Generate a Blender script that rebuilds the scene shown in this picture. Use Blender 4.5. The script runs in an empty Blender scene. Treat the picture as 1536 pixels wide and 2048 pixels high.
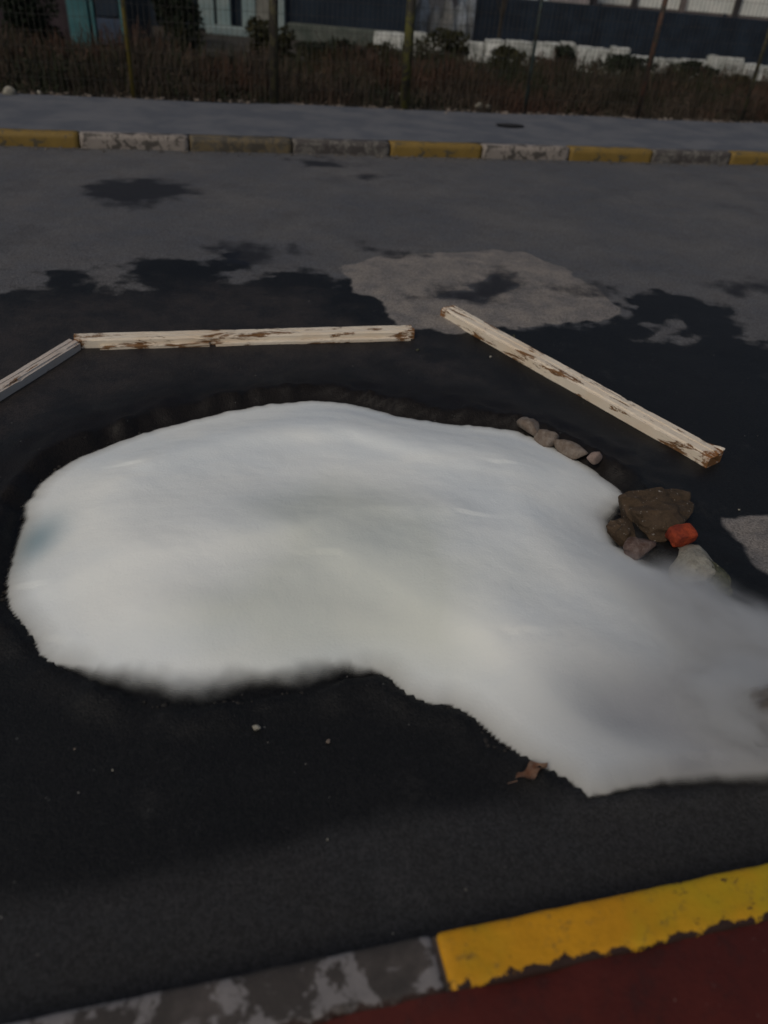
import bpy, bmesh, math, random
import numpy as np
from mathutils import Vector, Matrix, noise as mn
random.seed(7); rng = np.random.default_rng(7)
sc = bpy.context.scene
COL = sc.collection

# ------------------------------------------------------------------ camera
F_PX, PITCH, ROLL, CAM_H = 1500.0, math.radians(36.5), math.radians(4.9), 1.65
cd = bpy.data.cameras.new('camera'); cam = bpy.data.objects.new('camera', cd); COL.objects.link(cam)
sc.camera = cam
cd.sensor_fit = 'VERTICAL'; cd.sensor_height = 36.0; cd.lens = 36.0 * F_PX / 2048
cd.clip_start = 0.05; cd.clip_end = 900
cam.matrix_world = Matrix.Translation((0, 0, CAM_H)) @ Matrix.Rotation(math.pi/2 - PITCH, 4, 'X') @ Matrix.Rotation(ROLL, 4, 'Z')
cd.dof.use_dof = True; cd.dof.focus_distance = 2.9; cd.dof.aperture_fstop = 1.5

# ------------------------------------------------------------------ light
SUN_EL, SUN_AZ = math.radians(48), math.radians(215)      # azimuth clockwise from +Y (camera looks to +Y): behind, to the left
world = bpy.data.worlds.new('World'); sc.world = world; world.use_nodes = True
wn = world.node_tree; wn.nodes.clear()
sky = wn.nodes.new('ShaderNodeTexSky'); sky.sky_type = 'NISHITA'; sky.sun_disc = False
sky.sun_elevation = SUN_EL; sky.sun_rotation = SUN_AZ; sky.air_density = 1.0; sky.dust_density = 3.0; sky.ozone_density = 1.0
bg = wn.nodes.new('ShaderNodeBackground'); bg.inputs['Strength'].default_value = 0.07
wo = wn.nodes.new('ShaderNodeOutputWorld')
wn.links.new(sky.outputs[0], bg.inputs[0]); wn.links.new(bg.outputs[0], wo.inputs[0])
ld = bpy.data.lights.new('sun', 'SUN'); ld.energy = 1.1; ld.angle = math.radians(25); ld.color = (1.0, 0.92, 0.78)
lo = bpy.data.objects.new('sun', ld); COL.objects.link(lo)
sd_ = Vector((math.sin(SUN_AZ)*math.cos(SUN_EL), math.cos(SUN_AZ)*math.cos(SUN_EL), math.sin(SUN_EL)))
lo.rotation_euler = sd_.to_track_quat('Z', 'Y').to_euler()
sc.view_settings.view_transform = 'Standard'; sc.view_settings.look = 'None'
sc.view_settings.gamma = 1; sc.view_settings.exposure = -0.36
sc.cycles.volume_step_rate = 1.0; sc.cycles.volume_bounces = 2; sc.cycles.transparent_max_bounces = 12
sc.cycles.use_denoising = True

# ------------------------------------------------------------------ helpers
def ray(px, py):
    x, y = px - 768, 1024 - py
    c, s = math.cos(ROLL), math.sin(ROLL)
    xr, yr = x*c - y*s, x*s + y*c
    return Vector((xr, F_PX*math.cos(PITCH) + yr*math.sin(PITCH), -F_PX*math.sin(PITCH) + yr*math.cos(PITCH)))
def at(px, py, z=0.0):
    d = ray(px, py); return Vector((0, 0, CAM_H)) + d * ((z - CAM_H)/d.z)
def atY(px, py, Y):
    d = ray(px, py); return Vector((0, 0, CAM_H)) + d * (Y/d.y)
RA = math.radians(15.8); DU = Vector((math.cos(RA), math.sin(RA), 0)); DN = Vector((-math.sin(RA), math.cos(RA), 0))
def uv(p): return p.dot(DU), p.dot(DN)
def W(u, v, z=0.0): return DU*u + DN*v + Vector((0, 0, z))

class NT:
    """small wrapper to write node materials compactly"""
    def __init__(s, name):
        s.m = bpy.data.materials.new(name); s.m.use_nodes = True; s.t = s.m.node_tree
        s.b = s.t.nodes['Principled BSDF']; s.out = s.t.nodes['Material Output']
        s.tc = s.t.nodes.new('ShaderNodeTexCoord')
    def n(s, typ, **kw):
        nd = s.t.nodes.new(typ)
        for k, v in kw.items(): setattr(nd, k, v)
        return nd
    def l(s, a, b): s.t.links.new(a, b)
    def noise(s, scale, detail=4, rough=.6, coord='Object', vec=None, sx=None, dist=0):
        nd = s.n('ShaderNodeTexNoise'); nd.inputs['Scale'].default_value = scale; nd.inputs['Detail'].default_value = detail
        nd.inputs['Roughness'].default_value = rough; nd.inputs['Distortion'].default_value = dist
        src = vec or s.tc.outputs[coord]
        if sx:
            mp = s.n('ShaderNodeMapping'); mp.inputs['Scale'].default_value = sx; s.l(src, mp.inputs[0]); src = mp.outputs[0]
        s.l(src, nd.inputs['Vector']); return nd.outputs['Fac']
    def attr(s, name):
        nd = s.n('ShaderNodeAttribute'); nd.attribute_name = name; return nd.outputs['Fac']
    def math(s, op, a, b=0.0, c=None, clamp=False):
        nd = s.n('ShaderNodeMath', operation=op); nd.use_clamp = clamp
        for i, x in enumerate((a, b) if c is None else (a, b, c)):
            if isinstance(x, (int, float)): nd.inputs[i].default_value = x
            else: s.l(x, nd.inputs[i])
        return nd.outputs[0]
    def ss(s, x, lo_, hi_):
        nd = s.n('ShaderNodeMapRange'); nd.interpolation_type = 'SMOOTHSTEP'
        s.l(x, nd.inputs['Value']); nd.inputs['From Min'].default_value = lo_; nd.inputs['From Max'].default_value = hi_
        return nd.outputs['Result']
    def mix(s, f, a, b):
        nd = s.n('ShaderNodeMix'); nd.data_type = 'RGBA'
        if isinstance(f, (int, float)): nd.inputs[0].default_value = f
        else: s.l(f, nd.inputs[0])
        for i, x in ((6, a), (7, b)):
            if isinstance(x, tuple): nd.inputs[i].default_value = (*x, 1) if len(x) == 3 else x
            else: s.l(x, nd.inputs[i])
        return nd.outputs[2]
    def bump(s, h, strength=.4, dist=.01):
        nd = s.n('ShaderNodeBump'); nd.inputs['Strength'].default_value = strength; nd.inputs['Distance'].default_value = dist
        s.l(h, nd.inputs['Height']); s.l(nd.outputs[0], s.b.inputs['Normal'])
    def set(s, col=None, rough=None, spec=None):
        if col is not None:
            if isinstance(col, tuple): s.b.inputs['Base Color'].default_value = (*col, 1)
            else: s.l(col, s.b.inputs['Base Color'])
        if rough is not None:
            if isinstance(rough, (int, float)): s.b.inputs['Roughness'].default_value = rough
            else: s.l(rough, s.b.inputs['Roughness'])
        if spec is not None: s.b.inputs['Specular IOR Level'].default_value = spec
        return s.m

def simple(name, a, b, scale=8, rough=.8, bump=.3, dist=.01, spec=.3, lo_=.35, hi_=.65, sx=None, detail=5):
    t = NT(name); f = t.noise(scale, detail, sx=sx); t.set(t.mix(t.ss(f, lo_, hi_), a, b), rough, spec)
    if bump: t.bump(t.noise(scale*4, 4), bump, dist)
    return t.m

def tag(o, label=None, cat=None, group=None, kind=None):
    if label: o['label'] = label
    if cat: o['category'] = cat
    if group: o['group'] = group
    if kind: o['kind'] = kind
    return o
def empty(name, loc, rz=0.0):
    o = bpy.data.objects.new(name, None); COL.objects.link(o); o.location = loc; o.rotation_euler = (0, 0, rz)
    o.empty_display_size = .1; return o
def link_mesh(name, me, mat, parent=None):
    o = bpy.data.objects.new(name, me); COL.objects.link(o)
    if mat and not me.materials: me.materials.append(mat)
    if parent: o.parent = parent
    return o
def obj(name, bm, mat, parent=None, smooth=False, loc=None):
    me = bpy.data.meshes.new(name); bm.to_mesh(me); bm.free()
    if smooth: me.shade_smooth()
    o = link_mesh(name, me, mat, parent)
    if loc is not None: o.location = loc
    return o
def add_box(bm, x0, x1, y0, y1, z0, z1, bevel=0, M=None):
    t = bmesh.new(); bmesh.ops.create_cube(t, size=1)
    for v in t.verts: v.co = Vector(((x0+x1)/2 + v.co.x*(x1-x0), (y0+y1)/2 + v.co.y*(y1-y0), (z0+z1)/2 + v.co.z*(z1-z0)))
    if bevel: bmesh.ops.bevel(t, geom=t.edges[:], offset=bevel, segments=2, affect='EDGES', profile=.6)
    if M: t.transform(M)
    me = bpy.data.meshes.new('tmp'); t.to_mesh(me); t.free(); bm.from_mesh(me); bpy.data.meshes.remove(me)
    return bm
def add_tube(bm, p0, p1, r0, r1=None, seg=8):
    r1 = r0 if r1 is None else r1
    p0, p1 = Vector(p0), Vector(p1); q = (p1-p0).to_track_quat('Z', 'Y'); L = (p1-p0).length
    a, b = [], []
    for i in range(seg):
        t = 2*math.pi*i/seg; d = Vector((math.cos(t), math.sin(t), 0))
        a.append(bm.verts.new(p0 + q @ (d*r0))); b.append(bm.verts.new(p0 + q @ (d*r1 + Vector((0, 0, L)))))
    for i in range(seg): bm.faces.new((a[i], a[(i+1) % seg], b[(i+1) % seg], b[i]))
    bm.faces.new(a[::-1]); bm.faces.new(b)
def rough_box(L, Wd, Hh, cell=.03, amp=.004, bev=.008, seed=0, freq=14, chip=None):
    """a box cut into cells, rounded edges, uneven faces; origin at its bottom left corner (0..L, 0..Wd, 0..Hh)"""
    bm = bmesh.new(); bmesh.ops.create_cube(bm, size=1)
    for v in bm.verts: v.co = Vector(((v.co.x+.5)*L, (v.co.y+.5)*Wd, (v.co.z+.5)*Hh))
    def cutaxis(ax, n, length):
        for i in range(1, n):
            p = Vector((0, 0, 0)); p[ax] = length*i/n; nrm = Vector((0, 0, 0)); nrm[ax] = 1
            bmesh.ops.bisect_plane(bm, geom=bm.verts[:]+bm.edges[:]+bm.faces[:], plane_co=p, plane_no=nrm)
    cutaxis(0, max(2, round(L/cell)), L); cutaxis(1, max(2, round(Wd/cell)), Wd); cutaxis(2, max(2, round(Hh/cell)), Hh)
    dims = (L, Wd, Hh)
    for v in bm.verts:
        c = v.co.copy()
        for ax in range(3):     # soften the edges: pull in points near two faces
            pass
        near = [min(c[a], dims[a]-c[a]) < 1e-5 for a in range(3)]
        if sum(near) >= 2:
            for a in range(3):
                if near[a]: c[a] += bev*(.55 if sum(near) == 2 else .8)*(1 if c[a] < dims[a]/2 else -1)
        nv = mn.noise_vector(Vector((c.x*freq+seed*7.3, c.y*freq, c.z*freq)))
        nv2 = mn.noise_vector(Vector((c.x*freq*3+seed*3.1, c.y*freq*3, c.z*freq*3)))
        c += nv*amp + nv2*amp*.4
        if chip: c += chip(v.co, near)
        v.co = c
    return bm
def rock_mesh(name, sx, sy, sz, seed, sub=3, jag=.28, mat=None, flat=False):
    bm = bmesh.new(); bmesh.ops.create_icosphere(bm, subdivisions=sub, radius=1)
    for v in bm.verts:
        d = v.co.normalized(); o3 = Vector((seed*5.7, seed*2.1, seed))
        r = 1 + .07*mn.noise(d*13+o3) + jag*mn.noise(d*1.1+o3) + jag*.6*mn.noise(d*2.7+o3) + jag*.25*mn.noise(d*6+o3)
        c = d*r
        # planar cuts make it read as broken rock rather than a ball
        for k in range(5):
            nk = mn.random_unit_vector() if False else Vector((math.sin(seed*3+k*2.4), math.cos(seed*1.7+k*1.9), .4*math.sin(k+seed))).normalized()
            e = c.dot(nk) - (.62 + .1*math.sin(seed+k*3))
            if e > 0: c -= nk*e*.85
        v.co = Vector((c.x*sx, c.y*sy, max(c.z, -.55)*sz))
    me = bpy.data.meshes.new(name); bm.to_mesh(me); bm.free()
    if not flat: me.shade_smooth()
    if mat: me.materials.append(mat)
    return me
def in_poly(P, pts):
    x, y = pts[:, 0], pts[:, 1]; ins = np.zeros(len(pts), bool); n = len(P)
    for i in range(n):
        x1, y1 = P[i]; x2, y2 = P[(i+1) % n]
        if y1 == y2: continue
        c = ((y1 > y) != (y2 > y)) & (x < (x2-x1)*(y-y1)/(y2-y1) + x1); ins ^= c
    return ins
def sdist(P, pts, w=None):
    """signed distance to polygon P (positive inside); with w (a value per corner) also the value carried along the nearest edge"""
    best = np.full(len(pts), 1e9); val = np.zeros(len(pts)); n = len(P)
    for i in range(n):
        a = np.array(P[i]); b = np.array(P[(i+1) % n]); ab = b-a; L2 = (ab**2).sum() or 1e-12
        t = np.clip(((pts-a) @ ab)/L2, 0, 1); d = np.hypot(*(pts - a - t[:, None]*ab).T)
        k = d < best; best[k] = d[k]
        if w is not None: val[k] = (w[i]*(1-t) + w[(i+1) % n]*t)[k]
    s = np.where(in_poly(P, pts), best, -best)
    return (s, val) if w is not None else s
def fnoise(x, y, f, seed=0):
    return np.array([mn.noise(Vector((a*f, b*f, seed*9.7))) for a, b in zip(x, y)])
def gpoly(px, z=0.0):
    return [tuple(at(a, b, z).xy) for a, b in px]
def grid_mesh(name, X, Y, Z, keep=None):
    """X, Y, Z as (r, c) arrays; keep an (r-1, c-1) mask"""
    r, c = X.shape; me = bpy.data.meshes.new(name)
    idx = np.arange(r*c).reshape(r, c)
    q = np.stack([idx[:-1, :-1], idx[:-1, 1:], idx[1:, 1:], idx[1:, :-1]], -1)
    q = q.reshape(-1, 4) if keep is None else q[keep]
    co = np.stack([X.ravel(), Y.ravel(), Z.ravel()], 1)
    used = np.unique(q); remap = np.full(r*c, -1); remap[used] = np.arange(len(used)); q = remap[q]
    me.vertices.add(len(used)); me.vertices.foreach_set('co', co[used].ravel())
    me.loops.add(q.size); me.loops.foreach_set('vertex_index', q.ravel())
    me.polygons.add(len(q)); me.polygons.foreach_set('loop_start', np.arange(0, q.size, 4))
    me.update(calc_edges=True); me.shade_smooth()
    return me, used
def set_attr(me, name, vals):
    a = me.attributes.new(name, 'FLOAT', 'POINT'); a.data.foreach_set('value', np.ascontiguousarray(vals, np.float32))

# ------------------------------------------------------------------ setting: ground far and near
V_NEAR0, V_NEAR1 = .518, .628       # near kerb
V_FAR0, V_FAR1 = 8.12, 8.27         # far kerb
V_BACK = 10.32
earth = simple('earth', (.035, .030, .024), (.075, .066, .055), scale=1.2, bump=.6, dist=.03)
n = 40
gx, gy = np.meshgrid(np.linspace(-420, 420, n), np.linspace(-300, 520, n))
me, _ = grid_mesh('ground', gx, gy, np.full_like(gx, -.05))
tag(link_mesh('ground', me, earth), kind='structure')

# outline with (x, y, softness in metres)
FO = [(12, 1185, .012), (14, 1145, .012), (30, 1085, .02), (42, 1040, .03), (45, 1010, .03), (75, 965, .03), (120, 930, .03), (170, 905, .03), (230, 882, .02), (300, 858, .035), (380, 838, .035), (460, 818, .035),
 (540, 805, .035), (620, 798, .035), (690, 802, .035), (735, 812, .035), (790, 828, .035), (850, 838, .035), (910, 846, .035), (960, 848, .035), (1030, 858, .035), (1080, 876, .02), (1130, 902, .02), (1180, 930, .02),
 (1220, 960, .02), (1262, 994, .03), (1225, 1045, .05), (1240, 1090, .06), (1290, 1115, .10), (1340, 1140, .13), (1390, 1175, .12), (1420, 1215, .10), (1440, 1250, .08), (1500, 1292, .06),
 (1560, 1260, .08), (1680, 1250, .08), (1850, 1330, .10), (1900, 1480, .1), (1780, 1550, .06), (1640, 1565, .05), (1536, 1572, .05), (1440, 1568, .04), (1350, 1572, .03), (1270, 1578, .02), (1178, 1594, .008), (1140, 1562, .006), (1080, 1530, .006), (1040, 1508, .006),
 (1000, 1480, .006), (960, 1442, .006), (935, 1425, .006), (905, 1410, .006), (870, 1408, .006), (820, 1392, .006), (800, 1375, .006), (775, 1352, .01), (740, 1346, .03), (690,1360, 0.090), (610,1374, 0.108), (520,1388, 0.108), (430,1402, 0.126), (360,1404, 0.126), (290,1396, 0.126),
 (200,1370, 0.090), (140, 1340, .02), (92, 1322, .006), (72, 1292, .006), (62, 1270, .006), (40, 1242, .006), (18, 1215, .008)]
FP, FS = [], []
for i in range(len(FO)):
    a, b = FO[i], FO[(i+1) % len(FO)]
    pa, pb = at(a[0], a[1], .012), at(b[0], b[1], .012); m_ = max(1, int((pb-pa).length/.012))
    for j in range(m_):
        s = j/m_; q = pa.lerp(pb, s); jit = .007 if min(a[2], b[2]) < .013 else .009 if min(a[2], b[2]) < .04 else .0015
        nv = mn.noise_vector(Vector((q.x*28, q.y*28, 4)))*jit + mn.noise_vector(Vector((q.x*70, q.y*70, 9)))*jit*.45
        FP.append((q.x+nv.x, q.y+nv.y)); FS.append(a[2]*(1-s)+b[2]*s)

# road: a fine grid near the camera, coarser with distance
WET_NEAR = gpoly([(-700, 2000), (0, 1822), (420, 1748), (800, 1652), (1100, 1608), (1300, 1585), (1536, 1548), (1900, 1490), (2400, 1300),
    (2000, 1000), (1900, 900), (1800, 700), (1536, 690), (1480, 660), (1430, 610), (1330, 590), (1230, 598), (1190, 565),
    (1235, 612), (1225, 632), (1100, 640), (980, 648), (860, 655), (790, 640), (770, 605), (700, 580), (660, 545), (600, 540), (520, 548), (470, 520), (430, 500), (400, 522), (280, 530), (170, 532), (80, 548), (-100, 540), (-900, 500), (-1500, 900)])
DRY = [gpoly(p) for p in ([(430, 545), (500, 540), (525, 560), (480, 578), (440, 570)], [(170, 540), (250, 530), (290, 555), (270, 580), (210, 585)],
    [(1300, 655), (1350, 645), (1385, 665), (1360, 690), (1310, 680)], [(-60, 545), (60, 540), (110, 565), (80, 590), (-60, 580)],
    )]
DAMP = gpoly([(-900, 560), (0, 600), (380, 560), (640, 575), (760, 640), (900, 690), (1150, 840), (1010, 815), (780, 775), (560, 745), (330, 790), (60, 880), (-60, 960), (-300, 1300), (-1500, 1300)])
NEAR = gpoly([(-900, 1500), (3000, 1200), (3000, 2600), (-900, 2600)])
STAIN = [gpoly(p) for p in ([(145, 378), (220, 362), (300, 358), (390, 380), (330, 398), (240, 412), (190, 400)], [(575, 318), (660, 316), (685, 332), (600, 332)],
    [(735, 353), (785, 355), (780, 363), (740, 362)], [(960, 545), (1010, 540), (1060, 562), (1040, 590), (990, 600), (870, 588), (880, 575), (950, 578)],
    [(1125, 578), (1170, 575), (1165, 592), (1130, 592)], [(790, 600), (850, 590), (850, 608), (800, 615)], [(380, 500), (420, 492), (520, 495), (500, 515), (440, 530)],
    [(750, 500), (800, 496), (810, 506), (765, 510)], [(1440, 572), (1490, 565), (1560, 575), (1560, 590), (1480, 588)], [(570, 503), (600, 500), (606, 508), (575, 510)])]
PALE = gpoly([(690, 552), (680, 535), (760, 512), (860, 505), (1000, 498), (1060, 508), (1130, 540), (1190, 575), (1245, 618), (1225, 640), (1100, 650), (900, 668), (790, 652), (770, 606), (700, 580)])
SLAB = gpoly([(1425, 1030), (1470, 1040), (1540, 1026), (1800, 1060), (1800, 1340), (1540, 1170), (1480, 1105)])
PALE_HOLE = gpoly([(950, 548), (1000, 545), (1050, 570), (985, 598), (870, 590), (880, 580), (950, 576)])
HALO = gpoly([(-100, 960), (60, 880), (330, 800), (560, 760), (760, 768), (1000, 800), (1300, 930), (1250, 1000), (1050, 910), (600, 830), (300, 880), (60, 1000), (-20, 1300), (-200, 1300)])  # brown earth rim behind the foam, with the sunken edge's shade painted in
vs = [V_NEAR1 - .002]
while vs[-1] < V_FAR0 - .02: vs.append(vs[-1] + .016 + .0062*(vs[-1]-.5))
vs[-1] = V_FAR0 + .002
us = [0.0]
while us[-1] < 9: us.append(us[-1] + .022 + .004*us[-1])
us = np.array([-u for u in us[:0:-1]] + us)
us = np.concatenate([[-60, -35, -20, -13], us, [13, 20, 35, 60]])
U, V = np.meshgrid(us, np.array(vs)); X = U*DU.x + V*DN.x; Y = U*DU.y + V*DN.y
pts = np.stack([X.ravel(), Y.ravel()], 1)
# ragged outlines: shift the query points by noise
wx = fnoise(pts[:, 0], pts[:, 1], 2.2, 1); wy = fnoise(pts[:, 0], pts[:, 1], 2.2, 2)
w2 = fnoise(pts[:, 0], pts[:, 1], 7.5, 3); w3 = fnoise(pts[:, 0], pts[:, 1], 7.5, 4)
w4 = fnoise(pts[:, 0], pts[:, 1], 17, 6); w5 = fnoise(pts[:, 0], pts[:, 1], 17, 7)
far = np.clip((pts[:, 1]-1.5)/3, .15, 1)
wp = pts + np.stack([(wx*.16+w2*.13+w4*.05)*far, (wy*.16+w3*.13+w5*.05)*far], 1)
foam_d = -sdist(FP[::3], pts)            # distance outside the foam's outline
wet = sdist(WET_NEAR, wp)
for p in DRY: wet = np.minimum(wet, -sdist(p, wp))
stain = np.full(len(pts), -9.)
for p in STAIN: stain = np.maximum(stain, sdist(p, pts + np.stack([wx*.3+w2*.14, wy*.2+w3*.14], 1)))
pq = pts + np.stack([w2*.05+w4*.04, w3*.05+w5*.04], 1)
pale = np.maximum(np.minimum(sdist(PALE, pq), -sdist(PALE_HOLE, wp)), sdist(SLAB, pq)); halo = sdist(HALO, wp); damp = sdist(DAMP, wp); near_ = sdist(NEAR, pts)
Z = (wx*.006 + w2*.0015).reshape(X.shape) * np.clip((V-V_NEAR1)/.3, 0, 1)
fd = foam_d.reshape(X.shape); upper = np.clip((Y - 1.75 + .35*(-X.clip(-9, 0)))/.35, 0, 1)
rag = (w2*.5 + w4*.35).reshape(X.shape)
Z += upper*.058*np.clip((fd-.004+.03*rag)/.045, 0, 1)*np.clip(1-(fd-.05)/(.36+.10*wx.reshape(X.shape)), 0, 1)**1.3*(1+.8*rag)      # the road has heaved behind the hole
Z += (1-upper)*.020*np.clip(fd/.015, 0, 1)*np.clip(1-(fd-.015)/.09, 0, 1)*np.clip(.8+2.2*rag, 0, 2)   # broken lip on the near side
Z += np.clip(pale.reshape(X.shape)/.12, 0, 1)*.012      # the dried silt lies a little proud
me, used = grid_mesh('road', X, Y, Z)
for nm, v in (('wet', wet), ('stain', stain), ('pale', pale), ('halo', halo), ('damp', damp), ('near', near_)): set_attr(me, nm, v[used])
t = NT('asphalt')
big = t.noise(.9, 5, .65); fine = t.noise(70, 3, .7); grit = t.noise(210, 2, .8)
mid = t.noise(6, 5, .7)
dry = t.mix(t.ss(big, .35, .7), (.078, .081, .090), (.118, .113, .110))
dry = t.mix(t.ss(mid, .3, .75), dry, t.mix(.5, dry, (.086, .077, .070)))
dry = t.mix(t.math('MULTIPLY', t.ss(fine, .42, .75), .34), dry, (.17, .165, .16))
dry = t.mix(t.math('MULTIPLY', t.math('GREATER_THAN', t.attr('near'), 0.0), .80), dry, t.mix(t.ss(big, .4, .6), (.012, .0108, .0098), (.006, .0070, .0080)))
pal = t.mix(t.ss(mid, .35, .65), (.225, .198, .172), (.150, .138, .130))
dry = t.mix(t.math('MULTIPLY', t.ss(t.noise(1.7, 6, .75), .52, .66), .35), dry, (.055, .052, .052))
dry = t.mix(t.ss(t.math('ADD', t.attr('pale'), t.math('MULTIPLY', t.math('SUBTRACT', mid, .5), .06)), -.012, .02), dry, pal)
isn = t.math('GREATER_THAN', t.attr('near'), 0.0)
edge = t.math('ADD', t.attr('wet'), t.math('MULTIPLY', t.math('SUBTRACT', mid, .5), t.math('SUBTRACT', .30, t.math('MULTIPLY', isn, .24))))
wetf = t.math('MULTIPLY', t.ss(edge, -.04, .06), t.math('SUBTRACT', 1.0, t.ss(t.attr('pale'), -.01, .02)))
wetc = t.mix(t.ss(big, .3, .7), (.0065, .0065, .0063), (.0105, .0100, .0093))
wetc = t.mix(t.math('MULTIPLY', t.ss(fine, .52, .8), .35), wetc, (.032, .032, .032))
wetc = t.mix(t.math('MULTIPLY', t.ss(t.noise(2.6, 5, .7), .56, .72), .28), wetc, (.06, .056, .05))
dmp = t.math('MULTIPLY', t.ss(t.math('ADD', t.attr('damp'), t.math('MULTIPLY', t.math('SUBTRACT', t.noise(2.4, 5, .7), .5), .9)), -.10, .35), .75)
wetc = t.mix(dmp, wetc, t.mix(t.ss(mid, .35, .7), (.044, .036, .031), (.022, .020, .019)))
wetc = t.mix(t.math('MULTIPLY', t.ss(t.math('ADD', t.attr('halo'), t.math('MULTIPLY', t.math('SUBTRACT', mid, .5), .2)), -.08, .10), .85), wetc, (.0095, .0070, .0055))
vn = t.n('ShaderNodeTexVoronoi'); vn.inputs['Scale'].default_value = 30; t.l(t.tc.outputs['Object'], vn.inputs['Vector'])
speck = t.math('MULTIPLY', t.math('LESS_THAN', vn.outputs['Distance'], .10), t.math('GREATER_THAN', t.noise(9, 2, .5), .60))
wetc = t.mix(t.math('MULTIPLY', speck, .5), wetc, (.12, .12, .11))
col = t.mix(wetf, dry, wetc)
vs_ = t.n('ShaderNodeTexVoronoi'); vs_.inputs['Scale'].default_value = 170; t.l(t.tc.outputs['Object'], vs_.inputs['Vector'])
sx_ = t.n('ShaderNodeSeparateColor'); t.l(vs_.outputs['Color'], sx_.inputs[0])
hsv = t.n('ShaderNodeHueSaturation'); t.l(col, hsv.inputs['Color'])
gm = t.n('ShaderNodeMapRange'); t.l(sx_.outputs[0], gm.inputs['Value']); gm.inputs['To Min'].default_value = .70; gm.inputs['To Max'].default_value = 1.32; t.l(gm.outputs[0], hsv.inputs['Value'])
col = hsv.outputs[0]
st = t.ss(t.math('ADD', t.attr('stain'), t.math('MULTIPLY', t.math('SUBTRACT', mid, .5), .35)), -.12, .10)
col = t.mix(t.math('MULTIPLY', st, .88), col, (.013, .014, .018))
rg = t.n('ShaderNodeMapRange'); t.l(wetf, rg.inputs['Value']); rg.inputs['To Min'].default_value = .85; rg.inputs['To Max'].default_value = .55
t.set(col, rg.outputs[0], .22)
t.bump(t.math('ADD', t.math('MULTIPLY', vs_.outputs['Distance'], -.8), fine), .5, .0025)
tag(link_mesh('road', me, t.m), kind='structure')

# near pavement (red brown paint) and far pavement
t = NT('red_paving'); a = t.noise(3, 5, .65); b = t.noise(45, 4, .7)
c = t.mix(t.ss(a, .35, .7), (.058, .0075, .0045), (.092, .0125, .0065))
c = t.mix(t.math('MULTIPLY', t.ss(b, .55, .75), .5), c, (.032, .006, .004))
c = t.mix(t.ss(t.noise(110, 2, .6), .70, .76), c, (.16, .085, .07)); c = t.mix(t.math('MULTIPLY', t.ss(t.noise(14, 6, .8), .5, .66), .6), c, (.030, .009, .007))
t.set(c, .75, .3); t.bump(b, .5, .004)
UU, VV = np.meshgrid(np.linspace(-6, 6, 400), np.concatenate([[-8, -4, -2], np.linspace(-1, V_NEAR0+.004, 60)]))
zz = .112 + .003*np.sin(UU*3) + fnoise((UU).ravel(), VV.ravel(), 9, 8).reshape(UU.shape)*.003
zz[-1] += fnoise(UU[-1], VV[-1], 11, 5)*.012 - .004
me, _ = grid_mesh('pavement_near', UU*DU.x+VV*DN.x, UU*DU.y+VV*DN.y, zz)
tag(link_mesh('pavement_near', me, t.m), kind='structure')

far_pave = simple('far_paving', (.095, .100, .112), (.135, .136, .142), scale=2.5, bump=.4, dist=.01)
UU, VV = np.meshgrid(np.linspace(-20, 26, 460), np.linspace(V_FAR1-.002, V_BACK+.25, 26))
zz = .118 + fnoise(UU.ravel(), VV.ravel(), 1.5, 8).reshape(UU.shape)*.012
zz[-5:] -= .05*np.linspace(0, 1, 5)[:, None]
me, _ = grid_mesh('pavement_far', UU*DU.x+VV*DN.x, UU*DU.y+VV*DN.y, zz)
tag(link_mesh('pavement_far', me, far_pave), kind='structure')

# ------------------------------------------------------------------ kerbs
def paint_mat(name, paint, under, cover=.5, soil=(.03, .026, .02), psc=14, dark=.4, spec=.3, ragged=0):
    t = NT(name); a = t.noise(psc, 6, .68, dist=.4); b = t.noise(5, 5, .6); g = t.noise(60, 4, .7)
    q2 = t.noise(2.1, 4, .6)
    chipped = t.ss(t.math('ADD', a, t.math('MULTIPLY', t.math('SUBTRACT', b, .5), .5)), cover-.03, cover+.03)
    p = t.mix(t.math('MULTIPLY', t.ss(g, .4, .8), .35), paint, tuple(x*.55 for x in paint))
    p = t.mix(t.math('MULTIPLY', t.ss(b, .35, .65), .5), p, tuple(x*.70 for x in paint))
    if ragged and paint[2] < .1: p = t.mix(t.ss(q2, .45, .62), p, (paint[0]*.72, paint[1]*1.02, paint[2])); p = t.mix(t.math('MULTIPLY', t.ss(t.noise(33, 6, .8), .54, .68), .65), p, (.16, .10, .03)); p = t.mix(t.ss(t.math('ADD', t.noise(28, 5, .7, sx=(.6, 1, 1)), t.math('MULTIPLY', q2, .3)), .80, .82), p, (.06, .03, .015))
    u = t.mix(t.ss(b, .4, .6), under, soil)
    u = t.mix(t.math('MULTIPLY', t.ss(g, .5, .7), dark), u, tuple(x*.4 for x in under))
    fin = t.mix(chipped, p, u)
    if ragged:      # broken inner edge: the coating ends in a torn line along local y
        sep = t.n('ShaderNodeSeparateXYZ'); t.l(t.tc.outputs['Object'], sep.inputs[0])
        e = t.math('ADD', sep.outputs[1], t.math('MULTIPLY', t.math('SUBTRACT', t.noise(11, 7, .75), .56), ragged))
        fin = t.mix(t.ss(e, .002, .005), (.030, .014, .009), fin)
    t.set(fin, .62, spec); t.bump(t.math('ADD', t.math('MULTIPLY', a, .6), g), .45, .004)
    return t.m
yel_near = paint_mat('yellow_kerb_paint', (.62, .285, .008), (.14, .06, .012), cover=.70, psc=16, ragged=.10)
grey_near = paint_mat('worn_kerb_concrete', (.22, .20, .19), (.10, .083, .072), cover=.485, soil=(.05, .042, .036), psc=12, ragged=.08)
yel_far = paint_mat('faded_yellow_paint', (.235, .150, .035), (.14, .11, .06), soil=(.09, .075, .045), cover=.60)
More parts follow.
